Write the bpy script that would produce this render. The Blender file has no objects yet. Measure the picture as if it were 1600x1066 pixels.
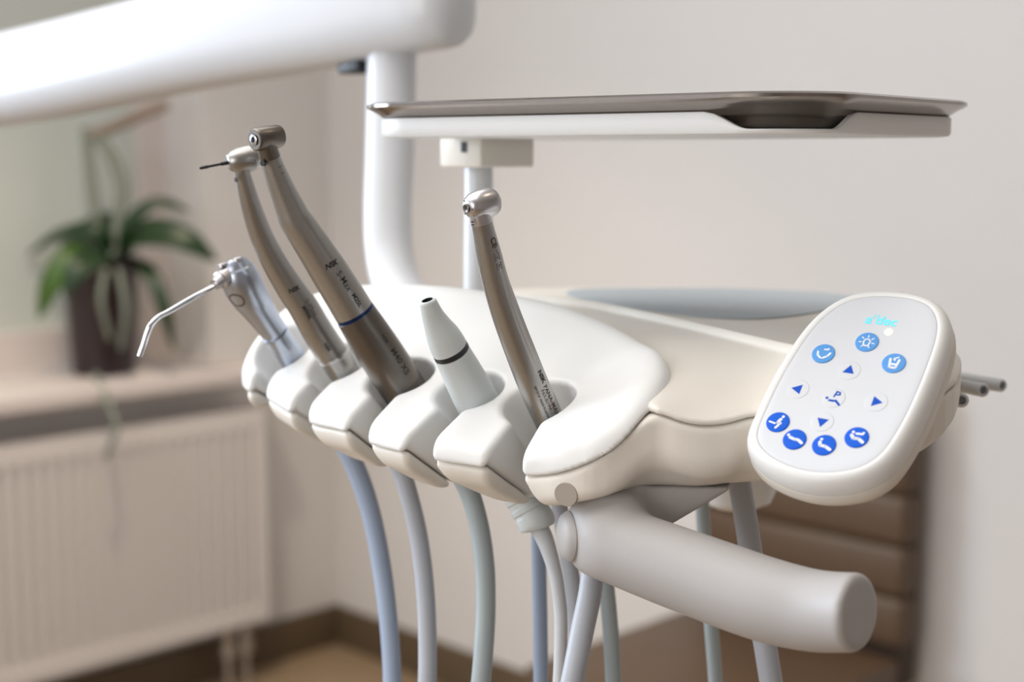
import bpy, bmesh, math, random
import numpy as np
from mathutils import Vector, Matrix

random.seed(4)
SC = bpy.context.scene
COL = SC.collection

# ------------------------------------------------------------------ camera
F = 2222.2                       # focal length in pixels of the 1600 px frame (50 mm lens)
H = 1.28                         # camera height
PITCH = math.atan(293 / F)
cam_d = bpy.data.cameras.new('camera'); cam = bpy.data.objects.new('camera', cam_d); COL.objects.link(cam)
cam_d.lens = 50; cam_d.sensor_width = 36; cam_d.sensor_fit = 'HORIZONTAL'
cam.location = (0, 0, H); cam.rotation_euler = (math.pi / 2 - PITCH, 0, 0)
cam_d.clip_start = 0.02; cam_d.clip_end = 50
cam_d.dof.use_dof = True; cam_d.dof.focus_distance = 0.605; cam_d.dof.aperture_fstop = 6.0
SC.camera = cam
CP, SP = math.cos(PITCH), math.sin(PITCH)
CAM = np.array((0, 0, H)); RIGHT = np.array((1., 0, 0)); UP = np.array((0, SP, CP)); FW = np.array((0, CP, -SP))

def ray(px, py):
    return (px - 800) / F * RIGHT + (533 - py) / F * UP + FW
def P(px, py, d):
    return CAM + d * ray(px, py)
def D(x, y, z):                  # direction: x right, y up, z towards the viewer
    v = x * RIGHT + y * UP - z * FW
    return v / np.linalg.norm(v)
def hit(px, py, p0, n):
    r = ray(px, py); return CAM + r * (np.dot(np.array(p0) - CAM, n) / np.dot(r, n))
def hitz(px, py, z):
    return hit(px, py, (0, 0, z), np.array((0, 0, 1.)))

# ------------------------------------------------------------------ room frame
KA = np.array((1.0194, 1.0087, 0)); KA /= np.linalg.norm(KA)     # along the radiator wall, away from the camera
KB = np.array((KA[1], -KA[0], 0))                                # along the far wall, to the right
CORNER = hitz(527, 1003, 0.0)
RS, RT, RH = 4.6, 4.4, 2.7
def R(s, t, z): return CORNER + s * KB - t * KA + np.array((0, 0, z))
def onleft(px, py, s=0.0):       # pixel -> (t, z) on the plane parallel to the radiator wall
    p = hit(px, py, R(s, 0, 0), KB); return -np.dot(p - CORNER, KA), p[2]
def onback(px, py, t=0.0):
    p = hit(px, py, R(0, t, 0), KA); return np.dot(p - CORNER, KB), p[2]

# ------------------------------------------------------------------ light
w = bpy.data.worlds.new('world'); SC.world = w; w.use_nodes = True
w.node_tree.nodes['Background'].inputs[0].default_value = (0.75, 0.83, 1, 1)
w.node_tree.nodes['Background'].inputs[1].default_value = 0.6
def area(name, loc, target, sx, sy, power, color):
    l = bpy.data.lights.new(name, 'AREA'); l.shape = 'RECTANGLE'; l.size = sx; l.size_y = sy
    l.energy = power; l.color = color
    o = bpy.data.objects.new(name, l); COL.objects.link(o); o.location = loc
    o.rotation_euler = Vector(np.array(target) - np.array(loc)).to_track_quat('-Z', 'Y').to_euler()
    return o
area('daylight_window', R(0.10, 2.95, 1.65), R(1.1, 2.95, 1.60), 1.5, 1.3, 50, (0.72, 0.85, 1.0))
area('ceiling_panel', R(1.6, 2.3, RH - 0.03), R(1.6, 2.3, 0), 2.2, 2.2, 27, (1.0, 0.985, 0.97))
area('added_fill_behind', R(2.7, RT - 0.08, 1.35), R(2.5, 1.8, 1.1), 1.5, 1.3, 15, (1.0, 0.97, 0.94))  # added fill light, brightens the faces turned towards the camera
for nm, s, t, pw in (('downlight', 2.95, 1.25, 4), ('downlight', 0.8, 1.1, 56), ('downlight', 1.9, 2.6, 7)):
    l = bpy.data.lights.new(nm, 'SPOT'); l.energy = pw; l.color = (1, 0.84, 0.62); l.spot_size = 1.5; l.spot_blend = 0.6
    l.shadow_soft_size = 0.05
    o = bpy.data.objects.new(nm, l); COL.objects.link(o); o.location = R(s, t, RH - 0.05)
SC.view_settings.view_transform = 'Standard'; SC.view_settings.look = 'None'
SC.view_settings.gamma = 1; SC.view_settings.use_curve_mapping = False
SC.view_settings.exposure = 0.40

# ------------------------------------------------------------------ materials
def lin(c):
    return tuple(((v / 255) / 12.92 if v / 255 <= 0.04045 else ((v / 255 + 0.055) / 1.055) ** 2.4) for v in c)
def mat(name, rgb, rough=0.4, metal=0.0, noise=0.0, scale=200.0, bump=0.0, coat=0.0, trans=0.0, emit=None, es=0.0, aniso=0.0):
    m = bpy.data.materials.new(name); m.use_nodes = True
    nt = m.node_tree; b = nt.nodes['Principled BSDF']
    c = lin(rgb) + (1,)
    b.inputs['Base Color'].default_value = c
    b.inputs['Roughness'].default_value = rough; b.inputs['Metallic'].default_value = metal
    b.inputs['Coat Weight'].default_value = coat
    b.inputs['Transmission Weight'].default_value = trans
    if emit: b.inputs['Emission Color'].default_value = lin(emit) + (1,); b.inputs['Emission Strength'].default_value = es
    if noise or bump:
        tc = nt.nodes.new('ShaderNodeTexCoord'); n = nt.nodes.new('ShaderNodeTexNoise')
        n.inputs['Scale'].default_value = scale; n.inputs['Detail'].default_value = 3
        nt.links.new(tc.outputs['Object'], n.inputs['Vector'])
        if noise:
            mx = nt.nodes.new('ShaderNodeMix'); mx.data_type = 'RGBA'
            mx.inputs[6].default_value = tuple(min(1, v * (1 + noise)) for v in c[:3]) + (1,)
            mx.inputs[7].default_value = tuple(v * (1 - noise) for v in c[:3]) + (1,)
            nt.links.new(n.outputs['Fac'], mx.inputs[0]); nt.links.new(mx.outputs[2], b.inputs['Base Color'])
        if bump:
            bp = nt.nodes.new('ShaderNodeBump'); bp.inputs['Strength'].default_value = bump; bp.inputs['Distance'].default_value = 0.0005
            nt.links.new(n.outputs['Fac'], bp.inputs['Height']); nt.links.new(bp.outputs['Normal'], b.inputs['Normal'])
    return m
M_MAT = None
M_PLUG = mat('taupe_plug_plastic', (168, 158, 148), 0.5, noise=0.02, scale=900)
M_COVER = mat('white_gloss_plastic', (232, 232, 230), 0.38, noise=0.01, scale=60)
M_SHELL = mat('cream_plastic', (228, 222, 212), 0.45, noise=0.02, scale=900, bump=0.05)
M_GREYP = mat('grey_grip_plastic', (170, 166, 164), 0.5, noise=0.02, scale=1500, bump=0.06)
M_ARM = mat('white_painted_metal', (213, 216, 221), 0.32, coat=0.2, noise=0.01, scale=40)
M_DARK = mat('black_plastic', (18, 20, 26), 0.4, noise=0.05)
M_MAT = mat('blue_grey_silicone', (180, 186, 190), 0.85, noise=0.03, scale=300)
M_TI = mat('satin_titanium', (166, 164, 161), 0.33, 1.0, noise=0.05, scale=900, bump=0.04)
M_TID = mat('dark_satin_steel', (116, 110, 104), 0.33, 1.0, noise=0.05, scale=900, bump=0.04)
M_CHR = mat('bright_satin_steel', (196, 194, 196), 0.3, 1.0, noise=0.03, scale=600)
M_CHROME = mat('chrome', (220, 224, 230), 0.1, 1.0, noise=0.02, scale=300)
M_SYR = mat('brushed_aluminium', (178, 186, 200), 0.3, 1.0, noise=0.05, scale=500)
M_TRAY = mat('stainless_tray_steel', (150, 142, 136), 0.17, 1.0, noise=0.04, scale=300)
M_BLUEMETAL = mat('blue_ring', (16, 46, 96), 0.3, 0.6, noise=0.03)
M_SCALER = mat('pale_grey_handpiece_plastic', (202, 208, 208), 0.42, noise=0.02, scale=700)
M_INK = mat('black_marking', (28, 24, 22), 0.5, noise=0.05)
M_INK2 = mat('faded_marking', (90, 78, 68), 0.5, noise=0.1)
M_INK3 = mat('brown_marking', (70, 48, 32), 0.5, noise=0.1)
M_HB = mat('blue_grey_hose', (152, 166, 188), 0.45, noise=0.03, scale=300)
M_HG = mat('grey_hose', (172, 176, 184), 0.45, noise=0.03, scale=300)
M_HN = mat('green_grey_hose', (160, 170, 172), 0.45, noise=0.03, scale=300)
M_HW = mat('pale_hose', (196, 199, 202), 0.45, noise=0.03, scale=300)
M_PADF = mat('white_membrane', (212, 215, 220), 0.35, noise=0.01, scale=50)
M_LB = mat('light_blue_button', (92, 158, 226), 0.3, noise=0.02, scale=200)
M_DB = mat('blue_button', (0, 92, 212), 0.3, noise=0.02, scale=200)
M_GLY = mat('white_print', (238, 242, 248), 0.4, noise=0.01)
M_ARR = mat('blue_print', (0, 80, 195), 0.35, noise=0.02)
M_LOGO = mat('lit_cyan_logo', (90, 215, 235), 0.4, emit=(70, 215, 240), es=0.3, noise=0.02)
M_HALO = mat('lit_lamp_indicator', (255, 245, 220), 0.4, emit=(255, 226, 170), es=0.6, noise=0.01)
M_WALL = mat('warm_white_wall_paint', (217, 213, 210), 0.8, noise=0.02, scale=6, bump=0.03)
M_WOOD = mat('grey_brown_wall_panel', (152, 142, 134), 0.6, noise=0.1, scale=5)
M_CEIL = mat('white_ceiling_paint', (235, 232, 228), 0.8, noise=0.02, scale=6)
M_FLOOR = mat('brown_vinyl_floor', (150, 128, 102), 0.45, noise=0.12, scale=9)
M_BASE = mat('brown_floor_tile', (98, 82, 64), 0.5, noise=0.08, scale=12)
M_TRIM = mat('white_window_trim', (216, 206, 202), 0.45, noise=0.02, scale=10)
M_RAD = mat('white_radiator_enamel', (216, 209, 205), 0.4, noise=0.015, scale=10)
M_PANE = mat('frosted_grey_pane', (202, 207, 200), 0.35, noise=0.03, scale=3)
M_POT = mat('dark_purple_pot', (40, 26, 30), 0.3, noise=0.2, scale=30)
M_LEAF = mat('orchid_leaf', (22, 50, 16), 0.4, noise=0.3, scale=14)
M_LEAF2 = mat('light_orchid_leaf', (60, 92, 24), 0.4, noise=0.25, scale=14)
M_STEM = mat('grey_green_stem', (122, 128, 116), 0.6, noise=0.1, scale=40)
M_STEMB = mat('brown_stem', (140, 122, 108), 0.6, noise=0.1, scale=40)
M_CHAIR = mat('brown_leatherette', (88, 68, 50), 0.5, noise=0.1, scale=20, bump=0.1)
M_WOODLEG = mat('dark_wood', (60, 42, 28), 0.5, noise=0.15, scale=30)
M_BRASS = mat('valve_metal', (196, 188, 180), 0.3, 0.7, noise=0.05)

for m_ in (M_DB, M_ARR, M_LB): m_.node_tree.nodes['Principled BSDF'].inputs['Specular IOR Level'].default_value = 0.15
M_MAT.node_tree.nodes['Principled BSDF'].inputs['Specular IOR Level'].default_value = 0.1

# ------------------------------------------------------------------ object helpers
def thing(name, label, cat, loc=(0, 0, 0), group=None):
    o = bpy.data.objects.new(name, None); COL.objects.link(o); o.location = loc; o.empty_display_size = 0.02
    o['label'] = label; o['category'] = cat
    if group: o['group'] = group
    return o
def mesh(name, V, Fc, m, parent=None, smooth=True, kind=None, label=None):
    me = bpy.data.meshes.new(name)
    V = np.asarray(V, dtype=float)
    off = np.array(parent_world(parent)) if parent else np.zeros(3)
    me.from_pydata((V - off).tolist(), [], Fc if isinstance(Fc, list) else Fc.tolist())
    me.update()
    if smooth: me.polygons.foreach_set('use_smooth', [True] * len(me.polygons))
    if m: me.materials.append(m)
    o = bpy.data.objects.new(name, me); COL.objects.link(o)
    if parent: o.parent = parent
    if kind: o['kind'] = kind
    if label: o['label'] = label
    return o
def parent_world(o):
    v = Vector((0, 0, 0))
    while o: v += o.location; o = o.parent
    return v
def autosmooth(o, ang=35):
    try:
        bm = bmesh.new(); bm.from_mesh(o.data)
        for e in bm.edges:
            if len(e.link_faces) == 2 and e.calc_face_angle(0) > math.radians(ang): e.smooth = False
        bm.to_mesh(o.data); bm.free()
    except Exception: pass
    return o
def tag(o, label, cat, group=None):
    o['label'] = label; o['category'] = cat
    if group: o['group'] = group
    return o

class MB:
    def __init__(s): s.V = []; s.F = []
    def add(s, V, Fc):
        n = len(s.V); s.V += [tuple(v) for v in V]; s.F += [tuple(i + n for i in f) for f in Fc]; return s
    def box(s, corner8): 
        return s.add(corner8, [(0, 3, 2, 1), (4, 5, 6, 7), (0, 1, 5, 4), (1, 2, 6, 5), (2, 3, 7, 6), (3, 0, 4, 7)])
    def rbox(s, s0, s1, t0, t1, z0, z1):       # box in the room frame
        return s.box([R(s0, t0, z0), R(s1, t0, z0), R(s1, t1, z0), R(s0, t1, z0), R(s0, t0, z1), R(s1, t0, z1), R(s1, t1, z1), R(s0, t1, z1)])
    def build(s, name, m, parent=None, smooth=False, bevel=0, kind=None, label=None, seg=3):
        o = mesh(name, s.V, s.F, m, parent, smooth, kind, label)
        bm = bmesh.new(); bm.from_mesh(o.data); bmesh.ops.recalc_face_normals(bm, faces=bm.faces)
        if bevel:
            bmesh.ops.bevel(bm, geom=list(bm.edges), offset=bevel, segments=seg, affect='EDGES', profile=0.5)
            for f in bm.faces: f.smooth = True
        bm.to_mesh(o.data); bm.free()
        if bevel: autosmooth(o, 50)
        return o

def catmull(pts, n, closed=False):
    pts = np.asarray(pts, float); out = []
    N = len(pts)
    segs = N if closed else N - 1
    for i in range(segs):
        if closed: p0, p1, p2, p3 = pts[(i - 1) % N], pts[i], pts[(i + 1) % N], pts[(i + 2) % N]
        else:
            p1, p2 = pts[i], pts[i + 1]
            p0 = pts[i - 1] if i > 0 else 2 * p1 - p2
            p3 = pts[i + 2] if i + 2 < N else 2 * p2 - p1
        d1 = max(np.linalg.norm(p1[:3] - p0[:3]), 1e-9) ** .5; d2 = max(np.linalg.norm(p2[:3] - p1[:3]), 1e-9) ** .5; d3 = max(np.linalg.norm(p3[:3] - p2[:3]), 1e-9) ** .5
        m1 = d2 * ((p1 - p0) / d1 - (p2 - p0) / (d1 + d2) + (p2 - p1) / d2)
        m2 = d2 * ((p2 - p1) / d2 - (p3 - p1) / (d2 + d3) + (p3 - p2) / d3)
        for k in range(n):
            t = k / n
            h00 = 2*t**3-3*t**2+1; h10 = t**3-2*t**2+t; h01 = -2*t**3+3*t**2; h11 = t**3-t**2
            out.append(h00*p1 + h10*m1 + h01*p2 + h11*m2)
    if not closed: out.append(pts[-1])
    return np.array(out)

class Tube:
    """swept round body; pts = rows (px, py, depth, radius in px) or world points with radius in metres"""
    def __init__(s, pts, sub=8, world=False, rfun=None, nseg=40, curve=True):
        rows = []
        for q in pts:
            if world: rows.append((*q[:3], q[3]))
            else:
                p = P(q[0], q[1], q[2]); rows.append((*p, q[3] * q[2] / F))
        rows = np.array(rows)
        s.C = catmull(rows, sub) if curve else rows
        s.p = s.C[:, :3]; s.r = s.C[:, 3]
        s.s = np.concatenate([[0], np.cumsum(np.linalg.norm(np.diff(s.p, axis=0), axis=1))])
        s.rfun = rfun; s.nseg = nseg
        T = np.gradient(s.p, axis=0); T /= np.linalg.norm(T, axis=1)[:, None] + 1e-12
        s.T = T
        view = CAM - s.p; view /= np.linalg.norm(view, axis=1)[:, None]
        n1 = view - (view * T).sum(1)[:, None] * T; n1 /= np.linalg.norm(n1, axis=1)[:, None] + 1e-12
        s.n1 = n1; s.n2 = np.cross(n1, T)
    def frame(s, a):
        f = lambda arr: np.array([np.interp(a, s.s, arr[:, k]) for k in range(3)])
        return f(s.p), f(s.n1), f(s.n2), float(np.interp(a, s.s, s.r))
    def surf(s, a, th, off=0.0):
        c, n1, n2, r = s.frame(a)
        if s.rfun: r *= s.rfun(a / s.s[-1], th)
        return c + (r + off) * (math.cos(th) * n1 + math.sin(th) * n2)
    def geo(s, cap0=True, cap1=True):
        V, Fc = [], []; n = s.nseg; L = s.s[-1]
        for i in range(len(s.p)):
            for k in range(n):
                th = 2 * math.pi * k / n; r = s.r[i]
                if s.rfun: r *= s.rfun(s.s[i] / L, th)
                V.append(s.p[i] + r * (math.cos(th) * s.n1[i] + math.sin(th) * s.n2[i]))
        for i in range(len(s.p) - 1):
            for k in range(n):
                a, b = i * n + k, i * n + (k + 1) % n
                Fc.append((a, a + n, b + n, b))
        if cap0: V.append(s.p[0]); c = len(V) - 1; Fc += [(c, k, (k + 1) % n) for k in range(n)]
        if cap1:
            V.append(s.p[-1]); c = len(V) - 1; b0 = (len(s.p) - 1) * n
            Fc += [(c, b0 + (k + 1) % n, b0 + k) for k in range(n)]
        return V, Fc
    def build(s, name, m, parent=None, cap0=True, cap1=True, ang=40, label=None):
        V, Fc = s.geo(cap0, cap1)
        o = mesh(name, V, Fc, m, parent, True, label=label)
        bm = bmesh.new(); bm.from_mesh(o.data); bmesh.ops.recalc_face_normals(bm, faces=bm.faces); bm.to_mesh(o.data); bm.free()
        return autosmooth(o, ang)

def lathe(name, origin, axis, prof, m, parent=None, nseg=48, ang=35, label=None):
    """prof = rows (distance along the axis, radius)"""
    a = np.asarray(axis, float); a /= np.linalg.norm(a)
    h = np.array((0, 0, 1.)) if abs(a[2]) < .9 else np.array((1., 0, 0))
    e1 = np.cross(a, h); e1 /= np.linalg.norm(e1); e2 = np.cross(a, e1)
    V, Fc = [], []
    for z, r in prof:
        for k in range(nseg):
            th = 2 * math.pi * k / nseg
            V.append(np.asarray(origin) + z * a + max(r, 1e-5) * (math.cos(th) * e1 + math.sin(th) * e2))
    for i in range(len(prof) - 1):
        for k in range(nseg):
            p, q = i * nseg + k, i * nseg + (k + 1) % nseg
            Fc.append((p, q, q + nseg, p + nseg))
    o = mesh(name, V, Fc, m, parent, True, label=label)
    bm = bmesh.new(); bm.from_mesh(o.data)
    bmesh.ops.remove_doubles(bm, verts=bm.verts, dist=2e-5); bmesh.ops.recalc_face_normals(bm, faces=bm.faces)
    bm.to_mesh(o.data); bm.free()
    return autosmooth(o, ang)

def text_geo(body, size, shear=0.0, bold=0.0, spacing=1.0):
    c = bpy.data.curves.new('lettering', 'FONT'); c.body = body; c.size = size; c.shear = shear; c.offset = bold
    c.align_x = 'CENTER'; c.align_y = 'CENTER'; c.space_character = spacing; c.resolution_u = 3
    o = bpy.data.objects.new('lettering', c); COL.objects.link(o)
    dg = bpy.context.evaluated_depsgraph_get(); dg.update()
    me = bpy.data.meshes.new_from_object(o.evaluated_get(dg))
    bpy.data.objects.remove(o); bpy.data.curves.remove(c)
    bm = bmesh.new(); bm.from_mesh(me)
    bmesh.ops.triangulate(bm, faces=bm.faces)
    for _ in range(2):
        lng = [e for e in bm.edges if e.calc_length() > size * 0.22]
        if lng: bmesh.ops.subdivide_edges(bm, edges=lng, cuts=1); bmesh.ops.triangulate(bm, faces=bm.faces)
    V = np.array([v.co[:] for v in bm.verts]); Fc = [tuple(v.index for v in f.verts) for f in bm.faces]
    bm.free(); bpy.data.meshes.remove(me)
    return V, Fc
def text_on_tube(name, tube, a0, th0, body, size, m, parent, turn=0.0, off=0.00008, **kw):
    V, Fc = text_geo(body, size, **kw); ct, st = math.cos(turn), math.sin(turn); out = []
    for x, y, _ in V:
        X, Y = ct * x - st * y, st * x + ct * y
        a = a0 + X; r = float(np.interp(a, tube.s, tube.r))
        out.append(tube.surf(a, th0 + Y / r, off))
    return mesh(name, out, Fc, m, parent, False)

# ------------------------------------------------------------------ signed distance bodies
def smax(a, b, k): h = np.maximum(k - np.abs(a - b), 0) / k; return np.maximum(a, b) + h * h * k * .25
def smin(a, b, k): return -smax(-a, -b, k)
def poly_sdf(pts):
    pts = np.asarray(pts)[:, :2]; A = pts; B = np.roll(pts, -1, 0)
    def f(x, y):
        x, y = np.broadcast_arrays(x, y)
        d2 = np.full(x.shape, 1e9); ins = np.zeros(x.shape, bool)
        for (ax, ay), (bx, by) in zip(A, B):
            ex, ey = bx - ax, by - ay; wx, wy = x - ax, y - ay
            t = np.clip((wx * ex + wy * ey) / (ex * ex + ey * ey + 1e-18), 0, 1)
            d2 = np.minimum(d2, (wx - t * ex) ** 2 + (wy - t * ey) ** 2)
            if ay != by:
                c = ((ay > y) != (by > y)) & (x < (bx - ax) * (y - ay) / (by - ay) + ax)
                ins ^= c
        d = np.sqrt(d2); return np.where(ins, -d, d)
    return f
def rbf(pts, reg=1e-6):
    pts = np.asarray(pts, float); X = pts[:, :2]; z = pts[:, 2]; n = len(X)
    def phi(r2): return 0.5 * r2 * np.log(r2 + 1e-12)
    r2 = ((X[:, None] - X[None]) ** 2).sum(-1)
    A = np.zeros((n + 3, n + 3)); A[:n, :n] = phi(r2) + reg * np.eye(n)
    A[:n, n] = 1; A[:n, n + 1:] = X; A[n, :n] = 1; A[n + 1:, :n] = X.T
    wv = np.linalg.solve(A, np.concatenate([z, [0, 0, 0]]))
    def f(x, y):
        x, y = np.broadcast_arrays(x, y)
        out = wv[n] + wv[n + 1] * x + wv[n + 2] * y
        for i in range(n): out = out + wv[i] * phi((x - X[i, 0]) ** 2 + (y - X[i, 1]) ** 2)
        return out
    return f
def nets(f, lo, hi, h, newton=4):
    xs, ys, zs = [np.arange(lo[i], hi[i] + h, h) for i in range(3)]
    Vv = f(xs[:, None, None], ys[None, :, None], zs[None, None, :]).astype(np.float32)
    Vv = np.broadcast_to(Vv, (len(xs), len(ys), len(zs)))
    I = Vv < 0
    cnt = sum(I[i:i - 1 or None, j:j - 1 or None, k:k - 1 or None].astype(np.int8) for i in (0, 1) for j in (0, 1) for k in (0, 1))
    act = (cnt > 0) & (cnt < 8); ijk = np.argwhere(act)
    idx = np.full(act.shape, -1, np.int64); idx[act] = np.arange(len(ijk))
    acc = np.zeros((len(ijk), 3)); num = np.zeros(len(ijk))
    corners = [(0,0,0),(1,0,0),(0,1,0),(1,1,0),(0,0,1),(1,0,1),(0,1,1),(1,1,1)]
    val = {c: Vv[ijk[:, 0] + c[0], ijk[:, 1] + c[1], ijk[:, 2] + c[2]] for c in corners}
    for ax in range(3):
        for c in corners:
            if c[ax]: continue
            c2 = list(c); c2[ax] = 1; c2 = tuple(c2); a, b = val[c], val[c2]
            x = (a < 0) != (b < 0); t = np.where(x, a / np.where(x, a - b, 1), 0)
            pos = np.tile(np.array(c, float), (len(ijk), 1)); pos[:, ax] += t
            acc[x] += pos[x]; num[x] += 1
    vert = (ijk + acc / num[:, None]) * h + np.array([xs[0], ys[0], zs[0]])
    quads = []
    for ax in range(3):
        sl0 = [slice(None)] * 3; sl1 = [slice(None)] * 3; sl0[ax] = slice(0, -1); sl1[ax] = slice(1, None)
        a, b = I[tuple(sl0)], I[tuple(sl1)]; e = np.argwhere(a != b)
        o1, o2 = [(1, 2), (2, 0), (0, 1)][ax]
        ok = (e[:, o1] > 0) & (e[:, o2] > 0) & (e[:, o1] < act.shape[o1]) & (e[:, o2] < act.shape[o2])
        e = e[ok]; s = a[tuple(e.T)]
        def cell(d1, d2):
            q = e.copy(); q[:, o1] -= d1; q[:, o2] -= d2; return idx[tuple(q.T)]
        q = np.stack([cell(1, 1), cell(0, 1), cell(0, 0), cell(1, 0)], 1)
        q[~s] = q[~s][:, ::-1]; quads.append(q)
    quads = np.concatenate(quads)
    v0 = vert.copy(); ep = h * .25
    for _ in range(newton):
        x, y, z = vert.T; g0 = f(x, y, z)
        G = np.stack([f(x + ep, y, z) - g0, f(x, y + ep, z) - g0, f(x, y, z + ep) - g0], 1) / ep
        g2 = (G ** 2).sum(1) + 1e-6
        vert = vert - np.clip(g0 / g2, -h * .5, h * .5)[:, None] * G
        dv = vert - v0; vert = v0 + np.clip(dv, -h * .8, h * .8)
    return vert, quads
def sdf_obj(name, f, lo, hi, h, m, parent, ang=60, label=None):
    V, Q = nets(f, lo, hi, h)
    return mesh(name, V, Q, m, parent, True, label=label)

# ================================================================== room shell
mb = MB(); mb.rbox(-0.4, RS, -0.2, RT, -0.06, 0); o = mb.build('floor', M_FLOOR, kind='structure')
mb = MB(); mb.rbox(-0.4, RS, -0.2, RT, RH, RH + 0.06); mb.build('ceiling', M_CEIL, kind='structure')
mb = MB(); mb.rbox(-0.4, RS, -0.2, 0, 0, RH); mb.build('wall_back', M_WALL, kind='structure')
mb = MB(); mb.rbox(-0.4, RS, RT, RT + 0.1, 0, RH); mb.build('wall_front', M_WALL, kind='structure')
mb = MB(); mb.rbox(RS, RS + 0.1, -0.2, RT + 0.1, 0, RH); mb.build('wall_right', M_WOOD, kind='structure')
# radiator wall with the window recess
t_win0 = onleft(322, 350)[0]; t_win1 = t_win0 + 1.5
t_sill1 = t_win1 + 0.05
z_sill = onleft(0, 652, 0.14)[1] + 0.038           # top of the sill
REC = -0.17
mb = MB()
mb.rbox(-0.4, 0, 0, t_win0, 0, RH); mb.rbox(-0.4, 0, t_win0, t_win1, 0, z_sill - 0.04)
mb.rbox(-0.4, 0, t_win0, t_win1, 2.3, RH); mb.rbox(-0.4, 0, t_win1, RT, 0, RH)
mb.build('wall_left', M_WALL, kind='structure')
mb = MB(); mb.rbox(0, 0.012, 0.0, RT, 0, 0.105); mb.build('baseboard_left', M_BASE, kind='structure', bevel=0.003)
mb = MB(); mb.rbox(0.012, RS, 0.0, 0.012, 0, 0.105); mb.build('baseboard_back', M_BASE, kind='structure', bevel=0.003)
# window: frame, sash, pane
win = bpy.data.objects.new('window_1', None); COL.objects.link(win); win['kind'] = 'structure'; win.location = R(REC, t_win0, z_sill)
mb = MB()
for (t0, t1, z0, z1) in ((t_win0, t_win0 + .07, z_sill, 2.3), (t_win1 - .07, t_win1, z_sill, 2.3), (t_win0 + .07, t_win1 - .07, z_sill, z_sill + .09), (t_win0 + .07, t_win1 - .07, 2.22, 2.3)):
    mb.rbox(REC - 0.06, REC, t0, t1, z0, z1)
mb.build('window_frame', M_TRIM, win)
mb = MB(); mb.rbox(REC - 0.035, REC - 0.028, t_win0 + .07, t_win1 - .07, z_sill + .09, 2.22); mb.build('pane', M_PANE, win)
mb = MB(); mb.rbox(REC, 0.14, t_win0 - 0.10, t_sill1, z_sill - 0.038, z_sill); mb.build('trim_1', M_TRIM, kind='structure', bevel=0.006)
# the daylight window nearer the camera (outside the frame)
win2 = bpy.data.objects.new('window_2', None); COL.objects.link(win2); win2['kind'] = 'structure'; win2.location = R(0, 2.2, 0.95)
mb = MB()
for (t0, t1, z0, z1) in ((2.13, 2.2, .93, 2.37), (3.7, 3.77, .93, 2.37), (2.2, 3.7, .93, 1.0), (2.2, 3.7, 2.3, 2.37), (2.92, 2.98, 1.0, 2.3)):
    mb.rbox(0.0, 0.04, t0, t1, z0, z1)
mb.build('window_frame', M_TRIM, win2)

fill_win = bpy.data.objects.new('added_fill_window', None); COL.objects.link(fill_win); fill_win['kind'] = 'structure'; fill_win.location = R(1.95, RT, 0.7)  # unseen window frame, added to dress the fill light behind the camera
mb = MB()
for (a0, a1, z0, z1) in ((1.88, 1.95, .63, 2.07), (3.45, 3.52, .63, 2.07), (1.95, 3.45, .63, .7), (1.95, 3.45, 2.0, 2.07), (2.67, 2.73, .7, 2.0)):
    mb.rbox(a0, a1, RT - 0.04, RT, z0, z1)
mb.build('window_frame', M_TRIM, fill_win)

# ================================================================== radiator
t_r0 = onleft(417, 800, 0.12)[0]; t_r1 = t_r0 + 1.0
z_rt = onleft(410, 641, 0.12)[1]; z_rb = onleft(424, 965, 0.12)[1]
rad = thing('radiator', 'white ribbed panel radiator on the wall under the window sill', 'radiator', R(0.07, t_r0, z_rb))
nr = 30; V = []; Fc = []
prof = [(z_rb, .0), (z_rb + .03, .0), (z_rb + .045, 1.), (z_rt - .05, 1.), (z_rt - .035, 0.), (z_rt, 0.)]
ts = []
for k in range(nr):
    a = t_r0 + .012 + (t_r1 - t_r0 - .024) * k / nr; p = (t_r1 - t_r0 - .024) / nr
    ts += [(a, 0), (a + p * .5, 0), (a + p * .65, -1), (a + p * .85, -1)]
ts = [(t_r0, 0)] + ts + [(t_r1, 0)]
for z, g in prof:
    for t, q in ts: V.append(R(0.12 + q * g * 0.016, t, z))
n = len(ts)
for i in range(len(prof) - 1):
    for k in range(n - 1): Fc.append((i * n + k, i * n + k + 1, (i + 1) * n + k + 1, (i + 1) * n + k))
o = mesh('front_panel', V, Fc, M_RAD, rad, False)
mb = MB(); mb.rbox(0.04, 0.052, t_r0 + .01, t_r1 - .01, z_rb + .01, z_rt - .01); mb.build('back_panel', M_RAD, rad)
mb = MB(); mb.rbox(0.035, 0.1195, t_r0, t_r0 + .004, z_rb, z_rt); mb.build('side_panel', M_RAD, rad)
mb = MB()
mb.rbox(0.035, 0.042, t_r0, t_r1, z_rt, z_rt + .006); mb.rbox(0.112, 0.12, t_r0, t_r1, z_rt, z_rt + .006)
for k in range(40):
    a = t_r0 + (t_r1 - t_r0) * k / 40; mb.rbox(0.042, 0.112, a, a + .012, z_rt, z_rt + .005)
mb.build('top_grille', M_RAD, rad)
for tt in (t_r0 + .15, t_r1 - .15):
    mb = MB(); mb.rbox(0.0, 0.04, tt, tt + .03, z_rb + .08, z_rt - .08); mb.build('wall_bracket', M_RAD, rad)
tv = onleft(376, 1000, 0.09)[0]
for dt in (0, 0.05):
    base = R(0.08, tv + dt - .02, 0)
    lathe('valve', base + np.array((0, 0, z_rb + 0.002)), (0, 0, -1), [(0, 0), (0, .010), (.012, .010), (.014, .016), (.034, .016), (.036, .011), (.05, .011), (.052, .018), (.085, .018), (.087, .008), (z_rb, .008), (z_rb, 0)], M_BRASS, rad)

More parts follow.
